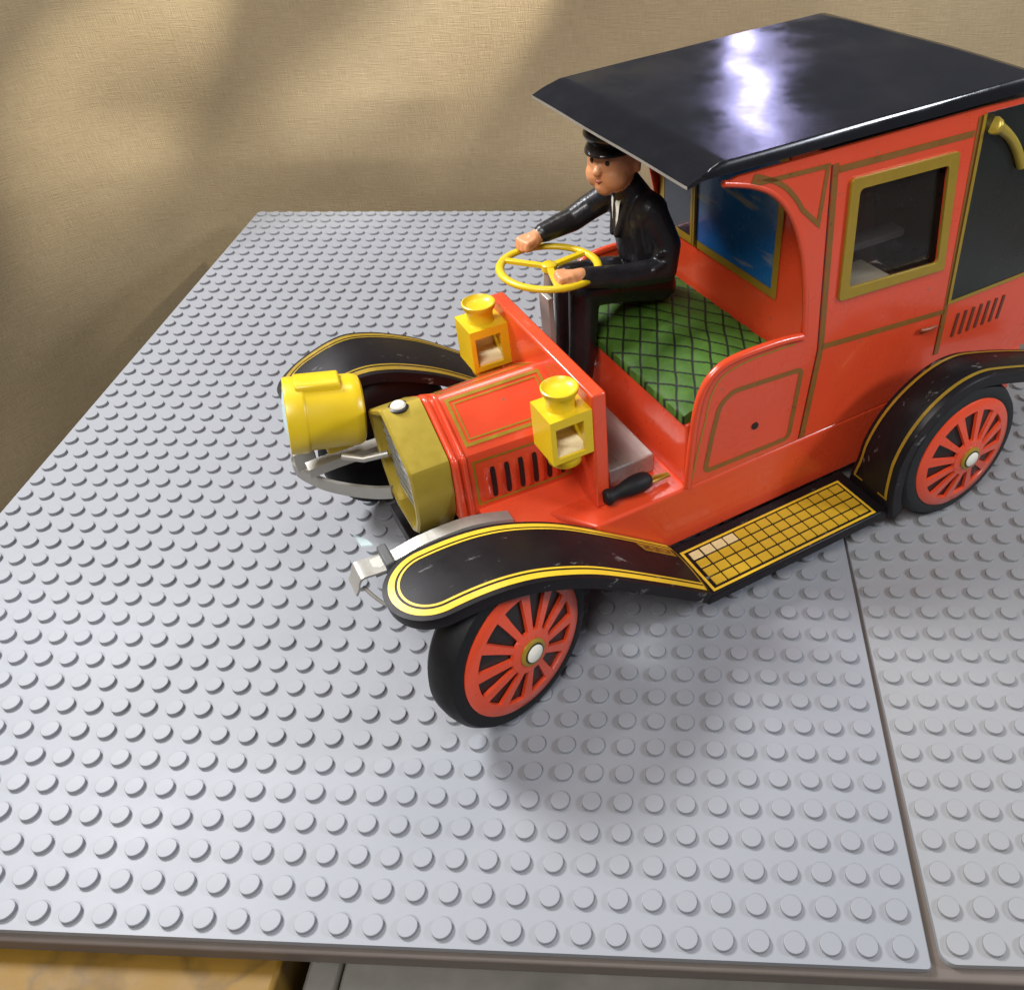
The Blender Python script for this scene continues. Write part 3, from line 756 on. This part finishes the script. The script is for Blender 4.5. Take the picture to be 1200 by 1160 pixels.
for s in (1, -1):
    mp = lambda a, b, d: (a, s * d, b)
    sp = part(plate2d(side, [fillet(win, 1.6)], mp, BW - 1.0, BW), 'side_panel', RED)
    # rolled edge round the seat side and up the post
    g = G().tube([(u, s * (BW - 0.4), z) for u, z in kid], 1.25, 10); part(g, 'rolled_edge', RED, sp, smooth=60)
    g = G().tube([(u - 0.6, s * (BW - 0.6), z) for u, z in wing_curve], 0.9, 8); part(g, 'rolled_edge', RED, sp, smooth=60)
    on = lambda off: (lambda a, b: (a, s * (BW + off), b))
    part(outline_strip([(u - 2.3 * min(1, i / 6) - 1.2, z - 2.2 * max(0, min(1, (i - 10) / 8))) for i, (u, z) in enumerate(kid[1:-3])], 0.55, on(0.12), False), 'pinstripe', GOLD, sp)
    # gold-edged panel with a worn hole on the seat side
    pn = [(-78.3, 37.2), (-80.3, 50), (-82.6, 60.2), (-86.8, 63.4), (-112.4, 61.8), (-110.2, 36.6)]
    part(outline_strip(fillet(pn, 2.2), 1.7, on(0.12)), 'pinstripe', BROWN, sp)
    g = G().lathe([(0, 0), (1.25, 0), (1.25, 0.5), (0, 0.55)], (-96.2, s * (BW - 0.2), 47.2), (0, s, 0), 12); part(g, 'rivet_hole', INK, sp)
    # door: raised window frame, lines, handle
    wo = [(-121.0, 118.2), (-160.9, 117.3), (-165.4, 79.4), (-122.7, 81.6)]
    g = plate2d(fillet(wo, 1.4), [fillet([(-124.4, 114.9), (-157.6, 114.0), (-161.8, 82.9), (-126.0, 85.0)], 1.6)], mp, BW + 0.02, BW + 0.9); wf = part(g, 'window_frame', GOLD, sp, bevel=0.35)
    part(plate2d([(-122.5, 116.6), (-159.2, 115.7), (-163.8, 81.2), (-124.2, 83.4)], [], mp, BW - 1.5, BW - 1.2), 'pane', ACET, wf)
    for ln in ([(-115.2, 123.6), (-119.0, 66.8), (-116.0, 34.4)], [(-167.2, 125.6), (-171.6, 62), (-172, 46)], [(-118.9, 67.2), (-171.2, 62.6)],
               [(-116.6, 121.8), (-166.0, 121.0)]):
        part(outline_strip(densify(ln, 4), 1.9, on(0.14), False), 'pinstripe', BROWN, sp)
    for ln in ([(-113.8, 123.6), (-117.6, 66.8), (-114.6, 34.4)], [(-170.2, 62), (-170.6, 46)]):
        part(outline_strip(densify(ln, 4), 0.35, on(0.10), False), 'door_gap', INK, sp)
    g = G().tube([(-160.5, s * (BW + 1.0), 59.4), (-163.5, s * (BW + 1.5), 59.2), (-167.5, s * (BW + 1.2), 58.9)], [0.6, 0.8, 0.5], 8); part(g, 'door_handle', mat('worn_brown', (0.25, 0.06, 0.02), 0.4), sp, smooth=60)
    # bracket panel lines
    tr = [(-88.5, 124.2), (-112.6, 123.6), (-111.6, 108)] + [(u - 3.2, z + 1.6) for u, z in wing_curve[16:26]]
    part(outline_strip(tr, 1.3, on(0.13)), 'pinstripe', BROWN, sp)
    # dark green rear quarter with gold edge, landau bar, louvres
    q = [(-169.2, 126.0), (-196.2, 125.6), (-212.0, 66.5), (-172.6, 66.0)]
    rq = part(plate2d(q, [], mp, BW + 0.02, BW + 0.35), 'rear_quarter', DKGRN, sp)
    part(outline_strip(densify([(-168.4, 126), (-172.0, 65.6), (-212, 65.8)], 5), 1.3, on(0.5), False), 'pinstripe', GOLD, rq)
    lb = smoothpath([(-171.8, 122.4), (-174.5, 121.2), (-179.5, 118.0), (-184.5, 113.2), (-189.0, 107)], 4)
    g = G().tube([(u, s * (BW + 1.2), z) for u, z in lb], [2.0 + 0.7 * math.exp(-((i - 1.5) / 1.6) ** 2) - 0.5 * min(1, i / 8) for i in range(len(lb))], 10); part(g, 'landau_bar', BRASS, rq, smooth=60)
    for k in range(7):
        u = -178.5 - 3.6 * k
        g = plate2d([(u - 0.6, 59.6), (u + 0.6, 59.8), (u + 1.3, 51.0), (u + 0.1, 50.8)], [], mp, BW + 0.02, BW + 0.3); part(g, 'louvre', mat('louvre_print', (0.13, 0.03, 0.015), 0.4), sp)
# --- cab front wall, seat, floor fittings
mpf = lambda a, b, d: (d, a, b)
wall = part(plate2d([(-BW + 1.2, 33.5), (BW - 1.2, 33.5), (BW - 1.2, 127), (-BW + 1.2, 127)], [], mpf, -112.2, -111.2), 'cab_front_wall', RED)
for y0, y1, M in ((-15.2, 23.6, BLUE), (-34.0, -18.6, mat('shaded_pane', (0.02, 0.025, 0.035), 0.2, coat=0.4, var=0.4))):  # far pane's dark colour stands in for shadow and reflection on it
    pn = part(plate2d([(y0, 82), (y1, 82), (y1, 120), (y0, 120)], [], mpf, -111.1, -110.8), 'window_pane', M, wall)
    part(outline_strip([(y0 - 1.3, 80.7), (y1 + 1.3, 80.7), (y1 + 1.3, 121.2), (y0 - 1.3, 121.2)], 2.6, lambda a, b: (-110.7, a, b)), 'window_frame', GOLD, pn)
g = G().box(-110.6, -109.9, -15.9, -15.3, 80, 121); part(g, 'divider', GOLD, wall)
g = plate2d([(-197, 126.6), (-222, 33.6), (-220.5, 33.6), (-195.5, 126.6)], [], lambda a, b, d: (a, d, b), -BW + 1.1, BW - 1.1); part(g, 'cab_rear_wall', DKGRN, bevel=0.4)
g = G().box(-111, -72.2, -BW + 1.6, BW - 1.6, 33.6, 56.0); part(g, 'seat_box', RED, bevel=0.6)
g = G(); nx, ny = 40, 60; X0, X1, Y0, Y1 = -109.8, -71.6, -BW + 2.2, BW - 2.4; top = []
for i in range(nx + 1):
    for j in range(ny + 1):
        a, b = i / nx, j / ny; u = X0 + (X1 - X0) * a; y = Y0 + (Y1 - Y0) * b
        e1 = min(1, min(b, 1 - b) * 9) ** 0.5; e2 = min(1, (1 - a) * 5.0) ** 0.5
        z = 59.0 + 6.0 * (min(1, (1 - a) * 2.2) ** 0.75) * (0.72 + 0.28 * e1) * (1 - 0.15 * a)
        lx, ly = u - U0, y
        d = min(abs(((lx + 0.62 * ly + 1.1) / 6.2 + 0.5) % 1 - 0.5), abs(((lx - 0.62 * ly + 1.1) / 6.2 + 0.5) % 1 - 0.5)) * 6.2
        z -= 0.32 * math.exp(-(d / 0.8) ** 2); top.append((u, y, z))
idx = lambda i, j: i * (ny + 1) + j
g.add(top, [(idx(i, j), idx(i + 1, j), idx(i + 1, j + 1), idx(i, j + 1)) for i in range(nx) for j in range(ny)])
base = len(g.v); bd = [idx(0, j) for j in range(ny + 1)] + [idx(i, ny) for i in range(1, nx + 1)] + [idx(nx, j) for j in range(ny - 1, -1, -1)] + [idx(i, 0) for i in range(nx - 1, 0, -1)]
g.v += [(g.v[k][0], g.v[k][1], 56.1) for k in bd]
g.f += [[bd[k], bd[(k + 1) % len(bd)], base + (k + 1) % len(bd), base + k] for k in range(len(bd))]
part(g, 'seat_cushion', SEATM, smooth=60)
def brushed(nt, b, tc, mx):
    N = nt.nodes; L = nt.links; mp_ = N.new('ShaderNodeMapping'); mp_.inputs['Scale'].default_value = (900, 8, 900)
    L.new(tc.outputs['Object'], mp_.inputs['Vector']); n_ = N.new('ShaderNodeTexNoise'); n_.inputs['Scale'].default_value = 1
    L.new(mp_.outputs['Vector'], n_.inputs['Vector'])
    m2 = N.new('ShaderNodeMix'); m2.data_type = 'RGBA'; m2.inputs['A'].default_value = (0.34, 0.32, 0.28, 1); m2.inputs['B'].default_value = (0.62, 0.60, 0.56, 1)
    L.new(n_.outputs['Fac'], m2.inputs['Factor']); L.new(m2.outputs['Result'], b.inputs['Base Color'])
g = G().box(-68, -52, -27, 27, 33.6, 40.4); part(g, 'floor_box', mat('brushed_tin', (0.5, 0.5, 0.46), 0.35, metal=0.6, extra=brushed), bevel=0.5)
g = G().tube(smoothpath([(-46.5, 33.5, 37.5), (-49, 33.6, 37.6), (-52, 33.6, 37.7), (-56, 33.5, 37.8), (-60, 33.2, 37.6), (-62.5, 33, 37.4)], 3),
             [2.0, 2.6, 2.7, 2.2, 1.9, 1.9, 2.1, 2.4, 2.7, 2.9, 3.0, 3.0, 2.9, 2.7, 2.3, 1.6], 12)
lv = part(g, 'lever_grip', RUB, smooth=60)
for q in (-0.8, 0.8):
    g = G().tube([(-62, 33 + q, 36.6), (-66, 32.8 + q, 36.0), (-69.5, 32.6 + q * 0.5, 35.6)], 0.55, 8); part(g, 'lever_rod', GOLD, lv, smooth=60)
# --- roof: flat front edge, crowned further back
def roofz(u, y):
    t_ = max(0, min(1, (-77 - u) / 101)); fl = max(0, min(1, (u + 77.6) / 9)); rr_ = max(0, min(1, (-179 - u) / 4))
    sd_ = max(0, min(1, (abs(y) - 39.3) / 0.9))
    z = 132.2 + 3.8 * t_ - 2.6 * t_ * (y + 40) / 80 + 0.5 * (1 - (y / 40) ** 2) * (1 - fl)
    z += 0.07 * math.sin(y * 0.15 + u * 0.05 + 2.6) * (1 - sd_) + 0.05 * math.sin(u * 0.13 - y * 0.05)
    return z - max(3.4 * fl ** 1.05, (1.9 + 0.8 * t_) * sd_ ** 1.5, 3.0 * rr_ ** 1.6)
g = G(); nu, ny = 64, 44; UU = [-68.6 - 114.4 * i / nu for i in range(nu + 1)]; YY = [-40.2, -39.9, -39.55, -39.2, -38.85] + [-38.4 + 76.8 * j / 34 for j in range(35)] + [38.85, 39.2, 39.55, 39.9, 40.2]; ny = len(YY) - 1
topv = [(-68.6 + (u + 68.6) * (111.6 + 0.15 * (y + 40)) / 114.4, y, roofz(u, y)) for u in UU for y in YY]
idx = lambda i, j: i * (ny + 1) + j
g.add(topv, [(idx(i, j), idx(i, j + 1), idx(i + 1, j + 1), idx(i + 1, j)) for i in range(nu) for j in range(ny)])
bd = [idx(0, j) for j in range(ny + 1)] + [idx(i, ny) for i in range(1, nu + 1)] + [idx(nu, j) for j in range(ny - 1, -1, -1)] + [idx(i, 0) for i in range(nu - 1, 0, -1)]
base = len(g.v); g.v += [(g.v[k][0], g.v[k][1], g.v[k][2] - (0.9 if g.v[k][0] > -69 else 1.2)) for k in bd]
g.f += [[bd[k], bd[(k + 1) % len(bd)], base + (k + 1) % len(bd), base + k] for k in range(len(bd))]
roof = part(g, 'roof', ROOF, smooth=35)
g = G().strip(None, [(-68.45, y, roofz(-68.6, y) - 0.05) for y in YY], [(-68.45, y, roofz(-68.6, y) - 0.85) for y in YY])
part(g, 'roof_edge', SILV, roof)
g = G().box(-195, -113, -BW + 1.4, BW - 1.4, 124.6, 126.4); part(g, 'headlining', DARKIN)
# --- inside the cab
g = G().box(-152, -118, 18, 34, 36.2, 78); part(g, 'battery_box', mat('cream_box', (0.80, 0.72, 0.55), 0.5), bevel=0.8)
g = G().box(-172, -116, 10, 16, 79.5, 82); part(g, 'inner_rail', mat('rail_paint', (0.68, 0.70, 0.74), 0.3), bevel=0.3)
g = G().box(-200, -112.4, -BW + 1.6, BW - 1.6, 33.6, 36); part(g, 'cab_floor', DARKIN)
# --- steering
sw = Vector((-59.6, -19.0, 85.2)); til = math.radians(-3)
e = bpy.data.objects.new('steering_wheel', None); COL.objects.link(e); e.parent = car
e.location = Vector((sw.x - U0, sw.y, sw.z)) * MM; e.rotation_euler = (math.radians(0), til, math.radians(12))
g = G(); n = 48; ring = []
for k in range(n + 1):
    a = 2 * math.pi * k / n
    ring.append([((14.9 + 1.35 * math.cos(q)) * math.cos(a), (14.9 + 1.35 * math.cos(q)) * math.sin(a), 1.0 * math.sin(q)) for q in [2 * math.pi * j / 10 for j in range(10)]])
g.loft(ring, True, False); g.obj('rim', YPL, e, smooth=60)
for k in range(3):
    a = math.radians(62 + k * 120); c_, s_ = math.cos(a), math.sin(a)
    g = G(); g.loft([[(r * c_ - q * s_, r * s_ + q * c_, h + 0.2) for q, h in ((-1.15, -0.6), (-1.0, 0.6), (1.0, 0.6), (1.15, -0.6))] for r in (1.5, 14.1)]); g.obj('spoke', YPL, e, bevel=0.2)
g = G().lathe([(0, -1), (2.4, -1), (2.4, 0.9), (1.9, 1.3), (0, 1.4)]); g.obj('hub', YPL, e, smooth=40)
g = G().tube([(-59.4, -19, 84.4), (-57, -19, 60), (-55, -19, 33.6)], 1.5, 12); part(g, 'steering_column', SILV, smooth=60)
g = G().box(-56.6, -54.8, -18, -11.5, 40.5, 79); part(g, 'column_bracket', SILV, bevel=0.3)

# ------------------------------------------------------------------ the driver figure
def driver():
    e = bpy.data.objects.new('driver_figure', None); COL.objects.link(e)
    e.location = (O_ + Uv * -95 + Vv * -86 + Vector((0, 0, 64))) * MM; e.rotation_euler.z = HEAD
    tag(e, 'small toy chauffeur figure in black suit and peaked cap holding the yellow steering wheel', 'figure')
    prim = []
    def cap(p0, p1, r0, r1, mi): prim.append((Vector(p0), Vector(p1), r0, r1, mi))
    # suit (0): torso, arms, legs ; skin (1): head, neck, hands   in (u, v, w)
    HC = Vector((-83.2, -86, 113.2)); cy_, sy_ = math.cos(math.radians(26)), math.sin(math.radians(26))
    def hd(du, dv, dw): return HC + Vector((du * cy_ - dv * sy_, du * sy_ + dv * cy_, dw))     # head turned towards the near side
    cap((-96, -90, 71.2), (-96, -82.5, 71.2), 6.0, 6.0, 0)
    cap((-95, -86, 74), (-92, -86, 90), 7.6, 7.2, 0)
    cap((-93, -89.5, 82), (-91, -91.5, 95.5), 6.6, 6.2, 0); cap((-93, -82.5, 82), (-91, -80.5, 95.5), 6.6, 6.2, 0)
    cap((-91, -86, 84), (-89.5, -86, 96), 6.8, 6.4, 0)
    cap((-91, -94, 98.5), (-91, -78, 98.5), 5.2, 5.2, 0)
    cap((-90, -86, 99), (-87.5, -86, 104), 6.2, 5.2, 0)
    cap((-88, -86, 102.5), (-84.6, -86, 108), 4.2, 4.4, 1)
    # near arm
    cap((-91, -77.4, 98.6), (-94, -73.6, 88.5), 4.6, 4.3, 0); cap((-94, -73.6, 88.5), (-92, -72.2, 81), 4.3, 4.1, 0); cap((-92, -72.2, 81), (-78, -72.6, 82.6), 4.1, 3.7, 0); cap((-78, -72.6, 82.6), (-65, -74.2, 85.2), 3.7, 3.2, 0)
    # far arm
    cap((-89, -95.5, 98.8), (-82.5, -100.2, 93.8), 4.5, 4.2, 0); cap((-82.5, -100.2, 93.8), (-76, -101.4, 90.4), 4.2, 3.9, 0); cap((-76, -101.4, 90.4), (-65, -99.6, 89.6), 3.9, 3.1, 0)
    # legs, knees raised
    for v in (-81.2, -90.8):
        cap((-96, v, 71), (-82, v, 74.5), 5.7, 5.4, 0); cap((-82, v, 74.5), (-68.5, v, 76.5), 5.4, 5.0, 0)
        cap((-68.5, v, 76.5), (-67, v, 58), 5.0, 4.5, 0); cap((-67, v, 58), (-65.5, v, 46.5), 4.5, 4.3, 0); cap((-66, v, 44.6), (-60, v, 44.2), 3.4, 3.0, 0)
    # lapels, pocket flap, sleeve folds
    cap((-85.6, -89.6, 101), (-82.8, -87.2, 90), 1.4, 1.1, 0); cap((-85.6, -82.4, 101), (-82.8, -84.8, 90), 1.4, 1.1, 0)
    cap((-90.5, -69.6, 84.2), (-86.5, -69.0, 83.8), 0.9, 0.7, 0); cap((-92.5, -70.2, 87.0), (-88.4, -70.4, 87.4), 0.9, 0.7, 0)
    # head: skull, cheeks, chin, nose, ears
    cap(hd(-1, 0, 1.0), hd(0.6, 0, 0.2), 7.7, 7.6, 1); cap(hd(3.6, -2.3, -3.2), hd(3.6, 2.3, -3.2), 4.6, 4.6, 1)
    cap(hd(4.9, 0, -5.8), hd(4.7, 0, -6.0), 3.3, 3.2, 1); cap(hd(7.6, 0, 0.4), hd(8.9, 0, -0.9), 1.1, 1.35, 1)
    for q in (-1, 1): cap(hd(-1.0, q * 7.3, 0.6), hd(-0.8, q * 7.6, -1.6), 1.4, 1.1, 1)
    # hands closed on the rim
    def hand(pw, pg, side):
        pw = Vector(pw); pg = Vector(pg); d = (pg - pw).normalized(); up = Vector((0, 0, 1)); lat = d.cross(up).normalized()
        cap(pw - d * 1.5, pw + d * 1.8, 2.4, 2.3, 1); cap(pw + d * 1.5 + lat * 1.2, pw + d * 2.6 + lat * 1.4, 2.0, 1.8, 1); cap(pw + d * 1.5 - lat * 1.2, pw + d * 2.6 - lat * 1.4, 2.0, 1.8, 1)
        for k, ln in enumerate((0.92, 1.0, 0.95, 0.78)):
            o = lat * (2.4 - 1.6 * k)
            a = pw + d * 3.0 + o + up * 1.0; b = a + d * 2.3 * ln + up * 0.2; c = b + d * 0.7 - up * 2.1 * ln; f_ = c - d * 2.0 * ln - up * 0.6
            cap(a, b, 1.0, 0.95, 1); cap(b, c, 0.95, 0.88, 1); cap(c, f_, 0.88, 0.8, 1)
        t0 = pw + lat * side * 2.4 + d * 0.8 - up * 0.5; t1 = t0 + d * 2.2 + lat * side * 0.8 - up * 1.0; t2 = t1 + d * 1.8 - lat * side * 0.8 - up * 0.7
        cap(t0, t1, 1.15, 1.05, 1); cap(t1, t2, 1.05, 0.9, 1)
    hand((-62.6, -74.4, 86.2), (-57.0, -76.0, 86.0), -1); hand((-62.2, -99.4, 88.8), (-56.6, -98.6, 87.4), 1)
    loc = lambda p: (p[0] + 95, p[1] + 86, p[2] - 64)
    g = G()
    for p0, p1, r0, r1, mi in prim:
        d = p1 - p0; L_ = d.length; ax = d.normalized() if L_ > 1e-6 else Vector((0, 0, 1)); n = 16
        prof = [(r0 * math.sin(math.radians(a)), -r0 * math.cos(math.radians(a))) for a in (4, 25, 50, 72)] + [(r0, 0), (r1, L_)] + [(r1 * math.cos(math.radians(a)), L_ + r1 * math.sin(math.radians(a))) for a in (18, 40, 65, 86)]
        h = G().lathe(prof, loc(p0), ax, n); g.add(h.v, h.f)
    me = bpy.data.meshes.new('body'); me.from_pydata([tuple(Vector(p) * MM) for p in g.v], [], g.f)
    bm = bmesh.new(); bm.from_mesh(me); bmesh.ops.recalc_face_normals(bm, faces=bm.faces); bm.to_mesh(me); bm.free()
    o = bpy.data.objects.new('body', me); COL.objects.link(o)
    rm = o.modifiers.new('remesh', 'REMESH'); rm.mode = 'VOXEL'; rm.voxel_size = 0.00042
    sm = o.modifiers.new('smooth', 'SMOOTH'); sm.factor = 0.5; sm.iterations = 4
    dg = bpy.context.evaluated_depsgraph_get(); me2 = bpy.data.meshes.new_from_object(o.evaluated_get(dg))
    o.modifiers.clear(); o.data = me2; o.parent = e; me2.name = 'body'
    me2.materials.clear(); me2.materials.append(SUIT); me2.materials.append(SKIN)
    P = [(Vector(loc(a)), Vector(loc(b)), r0, r1, mi) for a, b, r0, r1, mi in prim]
    for p in me2.polygons:
        c = p.center / MM; best = (1e9, 0)
        for a, b, r0, r1, mi in P:
            ab = b - a; l2 = ab.length_squared; t_ = max(0, min(1, (c - a).dot(ab) / l2)) if l2 > 1e-9 else 0
            d = (c - a - ab * t_).length - (r0 + (r1 - r0) * t_)
            if mi == 0: d -= 0.05
            if d < best[0]: best = (d, mi)
        p.material_index = best[1]; p.use_smooth = True
    # painted face, cap, shirt, tie, hair
    def put(gg, nm, M, sm_=60, par=e): return gg.obj(nm, M, par, smooth=sm_)
    H_ = lambda *a: Vector(loc(hd(*a))); fdir = Vector((cy_, sy_, 0)); ldir = Vector((-sy_, cy_, 0))
    for q in (-1, 1):
        put(G().lathe([(0, -0.3), (0.72, -0.2), (0.68, 0.25), (0, 0.4)], H_(7.35, q * 2.7, 1.7), fdir + ldir * q * 0.36, 12), 'eye', INK)
    put(G().tube([H_(7.9, -1.4, -3.6), H_(8.3, 0, -4.0), H_(7.9, 1.4, -3.6)], [0.2, 0.5, 0.2], 8), 'mouth', mat('mouth_paint', (0.28, 0.05, 0.03), 0.4))
    g = G(); rows = []
    for z, k in ((-2.6, 0.97), (0, 1.03), (2, 1.04), (4.2, 1.0)):
        rows.append([H_(-0.7 + 7.7 * k * math.cos(a), 7.7 * k * math.sin(a), z) for a in [math.radians(118 + 124 * i / 16) for i in range(17)]])
    g.loft(rows, False, False); h_ = put(g, 'hair', mat('hair_paint', (0.018, 0.010, 0.008), 0.35)); md = h_.modifiers.new('t', 'SOLIDIFY'); md.thickness = 0.0006
    c0 = H_(-0.6, 0, 3.9); tilt = (Vector((0, 0, 1)) - fdir * 0.05).normalized()
    cp = put(G().lathe([(7.5, 0), (7.8, 1.0), (8.1, 1.8), (9.1, 3.1), (9.3, 4.0), (8.8, 4.9), (7.0, 5.7), (3.8, 6.2), (0, 6.4)], c0, tilt, 32), 'cap', CAPM, 45)
    g = G(); rows = []
    for rr, dz in ((7.4, 1.2), (8.6, 1.0), (9.8, 0.6), (10.9, 0.0), (11.0, -0.6), (9.8, 0.0), (8.6, 0.4), (7.4, 0.6)):
        rows.append([c0 + fdir * (rr * math.cos(a)) + ldir * (min(7.6, rr * 0.84) * math.sin(a)) + Vector((0, 0, dz + 0.5)) for a in [math.radians(-75 + 150 * i / 18) for i in range(19)]])
    g.loft(rows + [rows[0]], False, False); put(g, 'visor', CAPM, 50, cp)
    def front(du, w_, z): return [Vector(loc((-83.2 + du - 0.5, -86 - w_, z))), Vector(loc((-83.2 + du, -86, z))), Vector(loc((-83.2 + du - 0.5, -86 + w_, z)))]
    g = G(); g.loft([front(-0.4, 2.8, 103), front(0.4, 2.4, 100), front(0.7, 1.6, 95), front(0.6, 0.4, 90)], False, False)
    put(g, 'shirt_front', WHITE)
    g = G(); g.loft([front(0.3, 1.1, 102.4), front(0.6, 0.6, 101), front(1.0, 0.9, 96.5), front(1.0, 0.4, 91)], False, False)
    put(g, 'necktie', mat('tie_paint', (0.05, 0.045, 0.04), 0.35))
driver()
